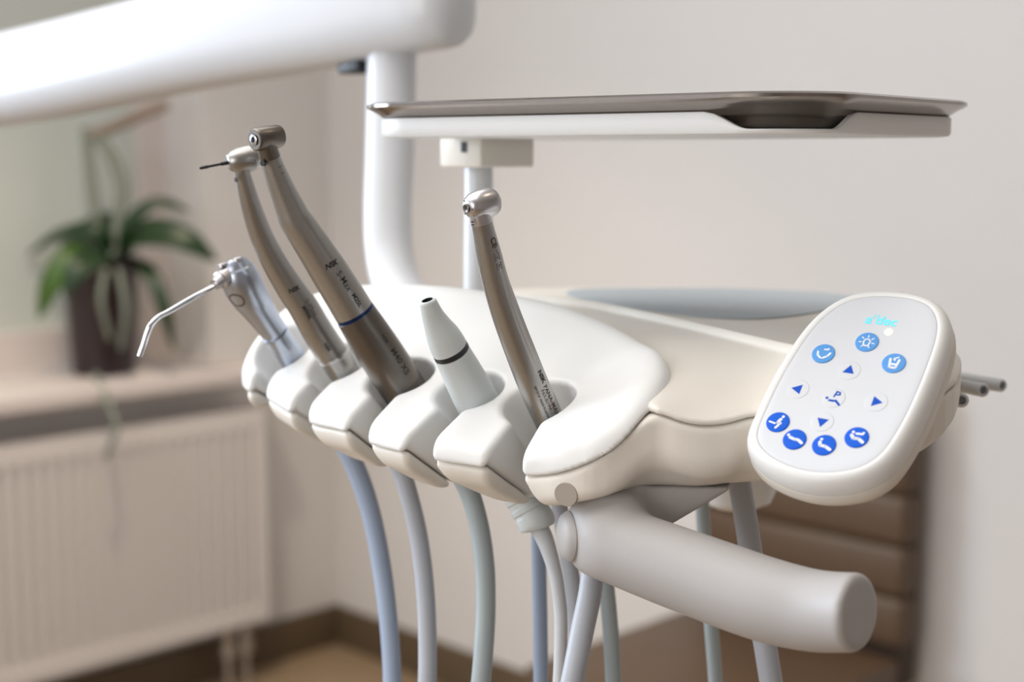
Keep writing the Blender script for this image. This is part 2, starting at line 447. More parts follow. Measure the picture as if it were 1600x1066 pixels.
# ================================================================== brown padded chair by the far wall
TCH = 0.05
s0c, zs_ = onback(1085, 944, TCH + .06); s1c = onback(1404, 1030, TCH + .06)[0]
ZSEAT = zs_
chair = thing('padded_chair', 'brown padded armless chair with ribbed back against the far wall', 'chair', R((s0c + s1c) / 2, .3, 0))
mb = MB(); mb.rbox(s0c, s1c, TCH + .05, TCH + .53, ZSEAT - .09, ZSEAT); mb.build('seat', M_CHAIR, chair, bevel=.012)
mb = MB()
for k in range(5):
    z0 = ZSEAT + .015 + k * .09; mb.rbox(s0c, s1c, TCH - .01, TCH + .055, z0, z0 + .088)
o = mb.build('backrest', M_CHAIR, chair, bevel=.014)
mb = MB(); mb.rbox(s0c + .01, s1c - .01, TCH - .015, TCH + .03, ZSEAT - .06, ZSEAT + .45); mb.build('back_frame', M_WOODLEG, chair)
for (a, b) in ((s0c + .02, TCH), (s1c - .055, TCH), (s0c + .02, TCH + .47), (s1c - .055, TCH + .47)):
    mb = MB(); mb.rbox(a, a + .035, b, b + .035, 0, ZSEAT - .085); mb.build('leg', M_WOODLEG, chair, bevel=.004)

# ================================================================== orchid on the sill
pc = hitz(163, 583, z_sill); dpl = float(np.dot(pc - CAM, FW)) ; 
orch = thing('potted_orchid', 'leafy green orchid without flowers in a dark pot on the window sill', 'plant', pc)
pr = 47 * dpl / F; ph = (585 - 405) * dpl / F
lathe('pot', pc, (0, 0, 1), [(0, 0), (0, pr * .95), (.004, pr), (ph * .9, pr * 1.2), (ph * .93, pr * 1.28), (ph, pr * 1.3), (ph, pr * 1.18), (ph * .8, pr * 1.1), (ph * .8, 0)], M_POT, orch)
def leaf(pts, wmax, m, parent, name='leaf', fold=.35):
    rows = catmull([P(a, b, c) for a, b, c in pts], 8); n = len(rows); V, Fc = [], []
    T = np.gradient(rows, axis=0); T /= np.linalg.norm(T, axis=1)[:, None]
    wm = wmax * dpl / F
    for i in range(n):
        u = i / (n - 1); wv = wm * (math.sin(math.pi * min(1, .12 + .88 * u) ** .9) ** .7 if u < 1 else .02)
        side = np.cross(T[i], D(0.1, .5, .7)); side /= np.linalg.norm(side); nn = np.cross(side, T[i])
        for q in (-1, -.5, 0, .5, 1):
            V.append(rows[i] + side * q * wv + nn * abs(q) * wv * fold)
    for i in range(n - 1):
        for k in range(4): a = i * 5 + k; Fc.append((a, a + 1, a + 6, a + 5))
    o = mesh(name, V, Fc, m, parent)
    md = o.modifiers.new('thick', 'SOLIDIFY'); md.thickness = .0025
    return o
L = dpl
leaf([(192, 405, L), (205, 350, L - .05), (245, 318, L - .05), (298, 330, L - .02)], 13, M_LEAF, orch)
leaf([(190, 405, L), (225, 370, L - .08), (285, 376, L - .10), (340, 408, L - .08)], 28, M_LEAF, orch)
leaf([(178, 405, L), (150, 362, L - .04), (95, 368, L - .02), (42, 398, L + .02)], 15, M_LEAF, orch)
leaf([(168, 410, L - .02), (120, 405, L - .10), (85, 440, L - .12), (60, 498, L - .10)], 24, M_LEAF2, orch)
leaf([(198, 410, L - .02), (232, 425, L - .08), (254, 475, L - .10), (272, 548, L - .08)], 13, M_LEAF, orch)
leaf([(176, 408, L), (130, 380, L + .05), (85, 398, L + .09), (48, 428, L + .10)], 13, M_LEAF, orch)
leaf([(180, 412, L), (160, 400, L - .10), (125, 420, L - .16), (100, 462, L - .17)], 24, M_LEAF, orch)
leaf([(184, 410, L), (195, 375, L + .03), (165, 345, L + .06), (120, 352, L + .08)], 18, M_LEAF, orch)
Tube([(160, 412, L, 8), (150, 340, L, 8), (141, 270, L, 8), (134, 200, L, 8)], nseg=12).build('stem', M_STEM, orch)
Tube([(176, 412, L, 8), (184, 350, L, 9), (190, 290, L, 9), (172, 240, L, 9), (146, 208, L, 9)], nseg=12).build('stem', M_STEM, orch)
Tube([(140, 212, L, 9), (180, 198, L, 9), (220, 180, L - .02, 9), (262, 164, L - .03, 8)], nseg=12).build('stem', M_STEMB, orch, label='bare brown side branch')
for rt in ([(165, 420, L - .16, 5), (158, 470, L - .175, 5), (172, 530, L - .15, 4)], [(185, 420, L - .16, 5), (196, 480, L - .165, 5), (190, 545, L - .145, 4)]):
    Tube(rt, nseg=10).build('aerial_root', M_STEM, orch)
Tube([(150, 585, L - .14, 5), (165, 622, L - .18, 5), (182, 668, L - .2, 5), (166, 715, L - .2, 4)], nseg=10).build('aerial_root', M_STEM, orch)

# ================================================================== delivery unit
def W(rows): return np.array([P(*r) for r in rows])
cov_px = [(378,575,.748),(390,540,.758),(420,500,.768),(470,468,.775),(540,450,.778),(610,446,.772),(700,451,.758),(800,464,.737),(880,480,.712),
          (960,508,.682),(1015,537,.650),(1045,572,.620),(1047,602,.604),(1022,645,.590),(985,680,.583),(930,708,.583),(880,724,.588),(825,733,.598),
          (752,727,.608),(680,709,.619),(620,701,.634),(571,681,.649),(538,671,.662),(483,651,.684),(450,641,.700),(408,615,.726),(382,600,.742)]
covP = W(cov_px)
C_loop = catmull(covP[:, :2], 4, closed=True)
dC = poly_sdf(C_loop)
cen = covP[:, :2].mean(0)
def inset(p, k): q = p.copy(); v = cen - p[:2]; q[:2] += v / np.linalg.norm(v) * k; return q
top_pts = [inset(p, .006) for p in covP]
for i, p in enumerate(top_pts): p[2] += .0035 + (.004 if i >= 18 else .004 if 11 <= i <= 17 else 0)
T_cov = rbf(top_pts, 2e-6)
T_base = T_cov; sc_c = P(930, 585, .635)[:2]
def T_cov(x, y): return T_base(x, y) - .0028 * np.exp(-((x - sc_c[0]) ** 2 + (y - sc_c[1]) ** 2) / (2 * .016 ** 2))
def open_dist(pts):
    pts = np.asarray(pts)[:, :2]
    def f(x, y):
        x, y = np.broadcast_arrays(x, y); d2 = np.full(x.shape, 1e9)
        for (ax, ay), (bx, by) in zip(pts[:-1], pts[1:]):
            ex, ey = bx - ax, by - ay; wx, wy = x - ax, y - ay
            t = np.clip((wx * ex + wy * ey) / (ex * ex + ey * ey), 0, 1)
            d2 = np.minimum(d2, (wx - t * ex) ** 2 + (wy - t * ey) ** 2)
        return np.sqrt(d2)
    return f
d_front = open_dist(covP[17:]); d_front2 = open_dist(covP[14:])
seam_px = [(382,612,.742),(408,620,.728),(450,648,.700),(490,664,.684),(540,678,.662),(580,694,.649),(625,706,.635),(690,722,.619),(752,735,.608),(832,742,.600),
           (900,731,.588),(960,702,.584),(1022,652,.586),(1060,662,.584),(1100,669,.583),(1140,665,.584),(1178,655,.586)]
seamP = [tuple(p) for p in W(seam_px)] + [(.14, .58, H - .106), (.19, .60, H - .101), (.212, .66, H - .098), (.216, .75, H - .097), (.20, .88, H - .097), (.05, .915, H - .097), (-.06, .86, H - .097), (-.13, .79, H - .100)]
S_f = rbf(seamP, 1e-6)
# bottom
botP = [tuple(p) for p in W([(405,630,.752),(515,692,.725),(609,730,.695),(710,760,.668),(833,788,.645),(866,792,.618),(950,774,.60),(1140,766,.60)])] + \
       [(.16, .60, H - .131), (.19, .63, H - .114), (.212, .70, H - .108), (.2, .87, H - .112), (.05, .90, H - .13), (-.06, .85, H - .13)]
B_f = rbf(botP, 1e-5)
# housing outlines (plan)
Hfront = [(inset(p, .0015))[:2] for p in covP[15:]]
Hout = [tuple(p[:2]) for p in W([(1026,653,.586),(1062,663,.584),(1100,669,.583),(1140,665,.584),(1178,655,.586)])] + [(.12, .572), (.15, .573), (.185, .597), (.206, .645), (.216, .70), (.214, .79), (.195, .88), (.12, .918), (.04, .918), (-.03, .885), (-.08, .83), (-.13, .785)]
H_loop = catmull(np.array(Hout + [tuple(p) for p in Hfront[::1]])[::1], 4, closed=True)
# order: Hout runs right end -> rear -> left rear; the front arc must run from left to right, so reverse it
H_loop = catmull(np.array(Hout + [tuple(p) for p in Hfront[::-1]]), 4, closed=True)
dH = poly_sdf(H_loop)
rim = W([(810,462,.83),(900,474,.80),(990,492,.745),(1080,515,.69),(1160,536,.645),(1240,556,.607)])[:, :2]
Rim = [tuple(p) for p in rim] + [(.137, .580), (.160, .577), (.183, .602), (.200, .65), (.209, .70), (.207, .79), (.19, .875), (.12, .91), (.04, .91), (-.03, .885), (-.05, .86)]
R_loop = catmull(np.array(Rim), 4, closed=True); dR = poly_sdf(R_loop); d_rim = open_dist(rim)
ZD = H - .085

HP = {}   # handpiece axes: base and head points
cups = [  # cup centre pixel/depth, slot exit pixel/depth, axis from pixel/depth (base) to pixel/depth (head), slot width
    ((449, 556, .745), (398, 612, .727), (465, 572, .738), (378, 440, .705), .0135),
    ((537, 577, .715), (461, 652, .690), (547, 590, .708), (450, 445, .680), .0122),
    ((634, 598, .685), (551, 684, .653), (636, 613, .680), (555, 490, .655), .0120),
    ((738, 616, .656), (646, 712, .624), (745, 625, .650), (700, 540, .633), .0125),
    ((850, 643, .634), (781, 728, .601), (860, 662, .628), (816, 556, .612), .0132)]
cupdat = []
for c, e, b0, b1, sw in cups:
    c3 = P(*c); e3 = P(*e); ax = P(*b1) - P(*b0); ax /= np.linalg.norm(ax)
    sd = (e3 - c3)[:2]; sd /= np.linalg.norm(sd)
    cupdat.append((c3, ax, P(*b0), sd, sw))
def cut_slots(f, x, y, z, ks=.0035, kc=.003):
    for c3, ax, b3, sd, sw in cupdat:
        rx, ry = x - c3[0], y - c3[1]
        al = rx * sd[0] + ry * sd[1]; pe = -rx * sd[1] + ry * sd[0]
        sp = np.where(pe > 0, pe - .55 * np.maximum(S_f(x, y) - .001 - z, 0), -pe)
        slot = smax(sp - sw / 2 - np.maximum(al - .012, 0) * .06, -al, .003)
        f = smax(f, -slot, ks)
        qx, qy, qz = x - c3[0], y - c3[1], z - c3[2]
        t = qx * ax[0] + qy * ax[1] + qz * ax[2]
        r = np.sqrt(np.maximum((qx - t * ax[0]) ** 2 + (qy - t * ax[1]) ** 2 + (qz - t * ax[2]) ** 2, 1e-12))
        cup = r - np.maximum(.0158 + np.minimum(t, .02) * .18, .0125)
        f = smax(f, -cup, kc)
    return f
GAP = .0007
def f_cover(x, y, z):
    d = dC(x, y); t = z - T_cov(x, y)
    f = smax(d, t, .006 + .008 * np.clip((d_front(x, y) - .004) / .02, 0, 1))
    seam = (S_f(x, y) + GAP * .5 + np.minimum(d + .004, 0) * 1.0) - z
    seam = np.where(dC(x, y) < 9, seam, seam)
    f = smax(f, seam * .81, .0016)
    f = smax(f, (B_f(x, y) + .0015) - z, .004)
    return cut_slots(f, x, y, z)
def f_lower(x, y, z):
    d = dH(x, y); zs = S_f(x, y)
    f = smax(d, (z - (zs - GAP * .5) - np.minimum(dC(x, y) + .004, 0) * 1.0) * .81, .0016)
    zb = B_f(x, y)
    g = np.clip((x - .000) / .03, 0, 1)
    f = smax(f, (zs - .0068 - .013 * g + .92 * d - z) / 1.36, .006)
    f = smax(f, zb - z, .005)
    return cut_slots(f, x, y, z)
def f_upper(x, y, z):
    zs = S_f(x, y)
    u = np.clip((ZD - z) / np.maximum(ZD - zs - .003, .004), 0, 1)
    d = dR(x, y) * (1 - u ** 1.25) + dH(x, y) * u ** 1.25
    f = smax(d * .75, z - ZD - .0036 * np.exp(-((dR(x, y) + .0036) / .0034) ** 2) * np.clip(1.6 - d_rim(x, y) / .012, 0, 1), .0025)
    f = smax(f, zs + GAP * .5 - z, .0016)
    f = smax(f, .0115 - d_front2(x, y), .002)
    # leave room for the holder block
    f = smax(f, -(dC(x, y) + .003), .002)
    return f
unit = thing('dental_delivery_unit', 'cream and white dental delivery unit with five handpiece holders, grey handle below', 'dental unit', (.04, .72, H - .13))
x0, x1 = C_loop[:, 0].min(), C_loop[:, 0].max(); y0, y1 = C_loop[:, 1].min(), C_loop[:, 1].max()
sdf_obj('holder_cover', f_cover, (x0 - .006, y0 - .006, H - .170), (x1 + .006, y1 + .006, H - .055), .0011, M_COVER, unit, label='glossy white holder cover with five open slots')
sdf_obj('lower_shell', f_lower, (-.155, .55, H - .175), (.245, .935, H - .080), .0014, M_SHELL, unit, label='cream lower shell')
sdf_obj('upper_shell', f_upper, (-.155, .55, H - .130), (.245, .935, H - .076), .0012, M_SHELL, unit, label='cream upper shell with a rimmed flat deck')
# mat on the deck
mp = catmull(np.array([hitz(a, b, ZD + .001)[:2] for a, b in ((885,458),(950,473),(1040,487),(1110,494.5),(1180,496.5),(1240,492),(1300,482),(1345,471),(1310,458),(1150,450),(1000,449),(905,451))]), 5, closed=True)
n = len(mp); V = [(*p, ZD + .0002) for p in mp] + [(*p, ZD + .0007) for p in mp]
mesh('deck_mat', V, [tuple(range(n, 2 * n)), tuple(range(n - 1, -1, -1))] + [(i, (i + 1) % n, n + (i + 1) % n, n + i) for i in range(n)], M_MAT, unit, False, label='blue grey mat')
# pegs at the right end
for (a, b, c, d_, e, f_) in ((1478, 613, .70, 1503, 626, .66), (1480, 598, .73, 1537, 610, .69), (1490, 590, .76, 1567, 603, .73)):
    p, q = P(a, b, c), P(d_, e, f_)
    ax = q - p; Ln = np.linalg.norm(ax); p = p - ax / Ln * .02; Ln += .02
    lathe('peg', p, ax, [(0, 0), (0, .0034), (Ln - .001, .0034), (Ln, .0028), (Ln, .002), (Ln - .004, .002), (Ln - .004, 0)], M_HW, unit, nseg=24)
# plug below the right front
def march(f, px, py, d0, d1):
    ds = np.linspace(d0, d1, 800); q = CAM[None] + ds[:, None] * ray(px, py)[None]; v = f(q[:, 0], q[:, 1], q[:, 2])
    k = int(np.argmax(v < 0)); p = q[k]; e = 3e-4
    g = np.array([(f(*(p + e * np.eye(3)[i])) - f(*(p - e * np.eye(3)[i]))) for i in range(3)], float).ravel()
    return p, g / np.linalg.norm(g)
pn, pg = march(f_lower, 884, 773, .56, .68)
lathe('plug', pn - pg * .004, pg, [(0, 0), (0, .0052), (.0040, .0052), (.0042, .0050), (.0042, 0)], M_PLUG, unit, label='taupe oval plug')
# arm hub under the rear
lathe('hub', P(1150, 705, .80), (0, 0, -1), [(-.02, 0), (-.02, .024), (.018, .024), (.028, .020), (.032, .012), (.033, 0)], M_COVER, unit)

# handle ------------------------------------------------------------
hp = np.array([[*P(a, b, d), r * d / F] for a, b, d, r in
      ((925, 838, .603, 58), (1000, 866, .590, 62), (1100, 903, .572, 65), (1200, 938, .553, 66), (1270, 954, .540, 64), (1320, 957, .528, 62), (1375, 957, .512, 62))])
hc = catmull(hp, 5)
e_n = D(.74, -.02, .67); e_p = P(1343, 957, .521)
s_n = D(-.93, -.05, .30); s_p = P(889, 838, .603)
br_top = W([(925, 772, .610), (1000, 767, .606), (1142, 765, .604), (1150, 757, .615), (1060, 745, .635), (930, 750, .635)])
br_loop = br_top[:, :2]; dB = poly_sdf(br_loop)
zbt = float(np.mean(br_top[:3, 2]))
b_a, b_b = P(1138, 768, .604), P(1062, 818, .600)
b_t = (b_b - b_a) / np.linalg.norm(b_b - b_a); b_n = np.cross(b_t, FW); b_n /= np.linalg.norm(b_n); b_n = b_n if b_n[2] < 0 else -b_n
k_a, k_b = P(955, 838, .603), P(958, 790, .606); k_e = k_b - k_a
def f_handle(x, y, z):
    f = None
    for i in range(len(hc) - 1):
        a, b = hc[i], hc[i + 1]; e = b[:3] - a[:3]
        t = np.clip(((x - a[0]) * e[0] + (y - a[1]) * e[1] + (z - a[2]) * e[2]) / (e @ e), 0, 1)
        d = np.sqrt((x - a[0] - t * e[0]) ** 2 + (y - a[1] - t * e[1]) ** 2 + (z - a[2] - t * e[2]) ** 2) - (a[3] + t * (b[3] - a[3]))
        f = d if f is None else np.minimum(f, d)
    f = smax(f, (x - e_p[0]) * e_n[0] + (y - e_p[1]) * e_n[1] + (z - e_p[2]) * e_n[2], .004)
    t = np.clip(((x - k_a[0]) * k_e[0] + (y - k_a[1]) * k_e[1] + (z - k_a[2]) * k_e[2]) / (k_e @ k_e), 0, 1)
    kn = np.sqrt((x - k_a[0] - t * k_e[0]) ** 2 + (y - k_a[1] - t * k_e[1]) ** 2 + (z - k_a[2] - t * k_e[2]) ** 2) - .0125
    kn = smax(kn, z - zbt - .002, .004)
    f = smin(f, kn, .010)
    d2 = dB(x, y)
    br = smax(smax(d2, z - zbt - .002, .002), (x - b_a[0]) * b_n[0] + (y - b_a[1]) * b_n[1] + (z - b_a[2]) * b_n[2], .002)
    br = smax(br, zbt - .022 - z, .003)
    f = smin(f, br, .009)
    return smax(f, (x - s_p[0]) * s_n[0] + (y - s_p[1]) * s_n[1] + (z - s_p[2]) * s_n[2], .006)
lo = hc[:, :3].min(0) - .03; hi = hc[:, :3].max(0) + .03
lo = np.minimum(lo, np.array([br_loop[:, 0].min(), br_loop[:, 1].min(), zbt - .03]) - .01); hi = np.maximum(hi, np.array([br_loop[:, 0].max(), br_loop[:, 1].max(), zbt + .01]) + .01)
hnd = sdf_obj('handle', f_handle, lo, hi, .0012, M_GREYP, unit, label='pale grey bent grip handle')
lathe('end_button', P(893, 838, .604), D(-.95, .0, .28), [(-.006, 0), (-.006, .0105), (.0015, .0108), (.0035, .0095), (.0048, .0065), (.0055, 0)], M_GREYP, hnd, label='round button on the handle end')

# ================================================================== support arm with its post
arm = thing('support_arm', 'thick white support arm crossing the top left, with a bent post', 'arm', P(300, 90, 1.1))
def arm_box():
    rows = [(-420, 190, 1.55), (-150, 152, 1.32), (60, 115, 1.19), (300, 62, 1.07), (520, 19, .985), (610, 0, .955), (660, -10, .94)]
    hv = [.0386, .0386, .0386, .038, .038, .038, .038]
    V, Fc = [], []; N = 40
    cs = [P(*r) for r in rows]; cs = catmull(np.array([[*c, h] for c, h in zip(cs, hv)]), 5)
    T = np.gradient(cs[:, :3], axis=0); T[:, 2] = 0; T /= np.linalg.norm(T, axis=1)[:, None]
    up = np.array((0, 0, 1.))
    m = len(cs)
    for i, c in enumerate(cs):
        sd = np.cross(T[i], up); tail = 1.0
        for k in range(N):
            a = 2 * math.pi * k / N; ca, sa = math.cos(a), math.sin(a)
            ex = math.copysign(abs(ca) ** .7, ca); ez = math.copysign(abs(sa) ** .7, sa)
            V.append(c[:3] + sd * ex * c[3] * .8 + up * ez * c[3])
    for i in range(m - 1):
        for k in range(N): a = i * N + k; b = i * N + (k + 1) % N; Fc.append((a, b, b + N, a + N))
    # rounded end
    e = cs[-1]; sd = np.cross(T[-1], up)
    prev = (m - 1) * N
    for j, (dz, sc) in enumerate(((.012, .97), (.022, .88), (.029, .7), (.033, .4), (.034, .02))):
        b0 = len(V)
        for k in range(N):
            a = 2 * math.pi * k / N; ca, sa = math.cos(a), math.sin(a)
            ex = math.copysign(abs(ca) ** .7, ca); ez = math.copysign(abs(sa) ** .7, sa)
            V.append(e[:3] + T[-1] * dz + sd * ex * e[3] * .8 * sc + up * ez * e[3] * (sc * .6 + .4 if sc > .5 else sc))
        for k in range(N): a = prev + k; b = prev + (k + 1) % N; Fc.append((a, b, b0 + (k + 1) % N, b0 + k))
        prev = b0
    o = mesh('arm_body', V, Fc, M_ARM, arm)
    bm = bmesh.new(); bm.from_mesh(o.data); bmesh.ops.recalc_face_normals(bm, faces=bm.faces); bm.to_mesh(o.data); bm.free()
    return cs
arm_box()
Tube([(612, 20, .96, 39), (612, 120, .96, 39), (609, 240, .955, 38.5), (606, 330, .95, 38), (608, 390, .945, 38), (618, 440, .935, 38), (642, 482, .92, 38), (690, 515, .895, 38)], nseg=40).build('post', M_ARM, arm)
lathe('post_collar', P(612, 75, .96), (0, 0, 1), [(-.004, .0172), (-.004, .0182), (.02, .0182), (.02, .0172)], M_ARM, arm)
mbx = MB(); 
c = P(557, 98, .975); e1 = KB * .012; e2 = KA * .008; e3 = np.array((0, 0, .0075))
mbx.box([c - e1 - e2 - e3, c + e1 - e2 - e3, c + e1 + e2 - e3, c - e1 + e2 - e3, c - e1 - e2 + e3, c + e1 - e2 + e3, c + e1 + e2 + e3, c - e1 + e2 + e3])
mbx.build('stop_block', M_DARK, arm, bevel=.002, label='black stop block under the arm')

# ================================================================== tray holder and tray
nc = P(1245, 178, .575)[:2]; lc = P(592, 178, .738)[:2]; rc = P(1492, 190, .735)[:2]
e1 = lc - nc; e2 = rc - nc
# square up
l1, l2 = np.linalg.norm(e1), np.linalg.norm(e2); u1 = e1 / l1; u2 = e2 / l2
bis = u1 + u2; bis /= np.linalg.norm(bis); per = np.array((-bis[1], bis[0]))
sgn = np.sign(u1 @ per); u1 = (bis + sgn * per) / math.sqrt(2); u2 = (bis - sgn * per) / math.sqrt(2)
l1 *= 1.0; l2 *= .87
tc = nc + u1 * l1 / 2 + u2 * l2 / 2 - bis * .011
hx, hy, rad_c = l1 / 2 + .002, l2 / 2 + .002, .034
def rrect(off, N=160):
    out = []; r = max(rad_c + off, .004)
    cx, cy = hx - rad_c, hy - rad_c
    for k in range(N):
        q = k // (N // 4); a = (k % (N // 4)) / (N // 4 - 1) * math.pi / 2 + q * math.pi / 2
        sx = 1 if q in (0, 3) else -1; sy = 1 if q in (0, 1) else -1
        out.append(tc + u1 * (sx * cx + r * math.cos(a)) + u2 * (sy * cy + r * math.sin(a)))
    return np.array(out)
def densify(loop, n=4):
    return np.concatenate([[loop[i] + (loop[(i + 1) % len(loop)] - loop[i]) * k / n for k in range(n)] for i in range(len(loop))])
near = tc - (u1 * (hx - rad_c) + u2 * (hy - rad_c)) - bis * rad_c
def loops_mesh(name, rows, m, parent, cap_first=True, cap_last=True):
    V, Fc = [], []; N = None
    for off, zf in rows:
        lp = []
        base = rrect(off); full = rrect(0.0)
        q = len(base) // 4; pts = []; ref = []
        for i in range(len(base)):
            pts.append(base[i]); ref.append(full[i])
            if i % q == q - 1:
                for k in range(1, 40):
                    pts.append(base[i] + (base[(i + 1) % len(base)] - base[i]) * k / 40); ref.append(full[i] + (full[(i + 1) % len(base)] - full[i]) * k / 40)
        N = len(pts)
        for p, r0 in zip(pts, ref):
            dist = np.linalg.norm(r0 - near); V.append((p[0], p[1], H + (zf(dist) if callable(zf) else zf)))
    for i in range(len(rows) - 1):
        for k in range(N): a = i * N + k; b = i * N + (k + 1) % N; Fc.append((a, b, b + N, a + N))
    if cap_first: Fc.append(tuple(range(N - 1, -1, -1)))
    if cap_last: Fc.append(tuple(range((len(rows) - 1) * N, len(rows) * N)))
    o = mesh(name, V, Fc, m, parent)
    bm = bmesh.new(); bm.from_mesh(o.data); bmesh.ops.recalc_face_normals(bm, faces=bm.faces); bm.to_mesh(o.data); bm.free()
    return autosmooth(o, 40)
sm = lambda t: np.clip(t, 0, 1) ** 2 * (3 - 2 * np.clip(t, 0, 1))
ztop = lambda d: .0100 + .0072 * sm((d - .019) / .020)
ZB = .0078
th_ = thing('tray_holder', 'white tray holder plate on a slim post behind the unit', 'tray holder', (tc[0], tc[1], H))
loops_mesh('plate', [(-.004, ZB), (-.001, ZB + .0004), (0, ZB + .0016), (0, lambda d: ztop(d) - .0008), (-.0006, ztop), (-.0030, ztop), (-.0034, lambda d: ztop(d) - .0006), (-.0065, ZB + .0018)], M_COVER, th_)
bc = P(752, 240, .765); bw = F
b_u1 = np.array((*u1, 0)); b_u2 = np.array((*u2, 0)); z2 = np.array((0, 0, 1.))
def obox(mb, c0, a, b, zlo, zhi):
    q = [c0, c0 + a, c0 + a + b, c0 + b]
    return mb.box([np.array((p[0], p[1], zlo)) for p in q] + [np.array((p[0], p[1], zhi)) for p in q])
mb = MB(); zlo = P(752, 262, .765)[2]
obox(mb, bc, b_u1 * .030, b_u2 * .047, zlo, H + ZB + .0005); mb.build('mount_block', M_SHELL, th_, bevel=.0015)
mb = MB(); obox(mb, bc + b_u1 * .010 - b_u2 * .0004, b_u1 * .004, b_u2 * .001, P(752, 238, .765)[2], H + ZB - .0015); mb.build('slot_mark', M_DARK, th_, label='dark slot in the block')
Tube([(748, 250, .80, 22.5), (748, 300, .80, 22.5), (747, 400, .805, 22.5), (747, 475, .81, 22.5), (747, 520, .815, 22.5)], nseg=32).build('post', M_ARM, th_)
tray = thing('instrument_tray', 'empty stainless steel instrument tray resting on the white tray holder', 'tray', (tc[0], tc[1], H + .011))
loops_mesh('pan', [(-.0085, .0105), (-.0072, .0109), (-.0060, .0120), (-.0020, .0170), (.0025, .0200), (.0055, .0214), (.0072, .0226), (.0070, .0240), (.0048, .0249), (.0000, .0238), (-.004, .0180), (-.0085, .0122), (-.012, .0116)], M_TRAY, tray)

# ================================================================== control pad
pc0 = P(1322, 612, .565); pn_ = D(-.35, .60, .72)
Rv = None
def padpt(px, py): return hit(px, py, pc0, pn_)
r_ = padpt(1369, 629) - padpt(1247, 609); r_ /= np.linalg.norm(r_)
u_ = np.cross(pn_, r_)
def to2(p): v = p - pc0; return np.array((v @ r_, v @ u_))
def from2(a, b, h=0.0): return pc0 + a * r_ + b * u_ + h * pn_
crop = lambda a, b: (1120 + a / 2.665, 420 + b / 2.665)
mem = [(163,700),(200,600),(260,470),(330,350),(400,250),(470,182),(550,135),(640,117),(740,118),(830,132),(890,162),(917,212),(918,270),(900,340),(860,450),(800,590),(740,700),(680,780),(600,830),(480,851),(380,845),(280,815),(200,765)]
M2 = catmull(np.array([to2(padpt(*crop(*q))) for q in mem]), 6, closed=True)
for _ in range(6): M2 = (np.roll(M2, 1, 0) + 2 * M2 + np.roll(M2, -1, 0)) / 4
mc = M2.mean(0)
nrm = np.roll(M2, -1, 0) - np.roll(M2, 1, 0); nrm = np.stack([nrm[:, 1], -nrm[:, 0]], 1); nrm /= np.linalg.norm(nrm, axis=1)[:, None]
if (nrm * (M2 - mc)).sum() < 0: nrm = -nrm
pad = thing('control_pad', 'white oval control pad with round blue buttons at the right of the unit', 'control pad', pc0)
def pad_loops(name, rows, m, cap0, cap1, label=None, parent=pad):
    N = len(M2); V, Fc = [], []
    for off, h in rows:
        if off > -1: pts = M2 + nrm * off
        else: pts = mc + (M2 - mc) * (-off - 1)
        V += [from2(a, b, h) for a, b in pts]
    for i in range(len(rows) - 1):
        for k in range(N): a = i * N + k; b = i * N + (k + 1) % N; Fc.append((a, b, b + N, a + N))
    if cap0: Fc.append(tuple(range(N - 1, -1, -1)))
    if cap1: Fc.append(tuple(range((len(rows) - 1) * N, len(rows) * N)))
    o = mesh(name, V, Fc, m, parent, True, label=label)
    bm = bmesh.new(); bm.from_mesh(o.data); bmesh.ops.recalc_face_normals(bm, faces=bm.faces); bm.to_mesh(o.data); bm.free()
    return autosmooth(o, 40)
rows = [(-.0002, -.001), (-.0001, .0003)]
for k in range(0, 11):
    a = math.pi / 2 * k / 10; rows.append((.0008 + .0044 * math.sin(a), -.0068 + .0074 * math.cos(a)))
rows += [(.0053, -.0080), (.0051, -.0090), (.0046, -.0093)]
pad_loops('front_shell', rows, M_COVER, True, True, 'white rounded front shell')
rows = [(.0044, -.0091), (.0052, -.0095), (.0056, -.0120), (.0053, -.0150), (.0038, -.0182), (.0008, -.0205), (-.004, -.0218), (-.010, -.0222)]
pad_loops('back_shell', rows, M_SHELL, True, True, 'cream back shell')
pad_loops('membrane', [(-.00025, -.0008), (-.00025, .0003), (-.0006, .0004), (-.0030, .0004)], M_PADF, True, True, 'white flat membrane')
HM = .0004
Tube([(1400, 640, .60, 30), (1380, 680, .62, 30), (1330, 700, .66, 28)], nseg=28).build('pad_bracket', M_SHELL, pad)

def dome(name, c2, rad, m, hgt=.0004, parent=pad, label=None):
    V, Fc = [], []; N = 40; rings = [(1, 0), (1, .5), (.97, .85), (.92, 1), (.5, 1), (.0, 1)]
    for r, h in rings:
        for k in range(N):
            a = 2 * math.pi * k / N; V.append(from2(c2[0] + rad * r * math.cos(a), c2[1] + rad * r * math.sin(a), HM + hgt * h))
    for i in range(len(rings) - 1):
        for k in range(N): a = i * N + k; b = i * N + (k + 1) % N; Fc.append((a, b, b + N, a + N))
    return mesh(name, V, Fc, m, parent, True, label=label)
def stroke(geo, pts, wd, c2, sc, h, rnd=True):
    """thick polyline in button units, added to geo = (V, F)"""
    V, Fc = geo
    for (ax, ay), (bx, by) in zip(pts[:-1], pts[1:]):
        dx, dy = bx - ax, by - ay; L_ = math.hypot(dx, dy); nx, ny = -dy / L_ * wd, dx / L_ * wd; b0 = len(V)
        ang = math.atan2(dy, dx); ring = []
        for k in range(7): t = ang + math.pi / 2 + math.pi * k / 6; ring.append((ax + wd * math.cos(t), ay + wd * math.sin(t)))
        for k in range(7): t = ang - math.pi / 2 + math.pi * k / 6; ring.append((bx + wd * math.cos(t), by + wd * math.sin(t)))
        V += [from2(c2[0] + sc * p, c2[1] + sc * q, h) for p, q in ring]; Fc.append(tuple(range(b0, b0 + len(ring))))
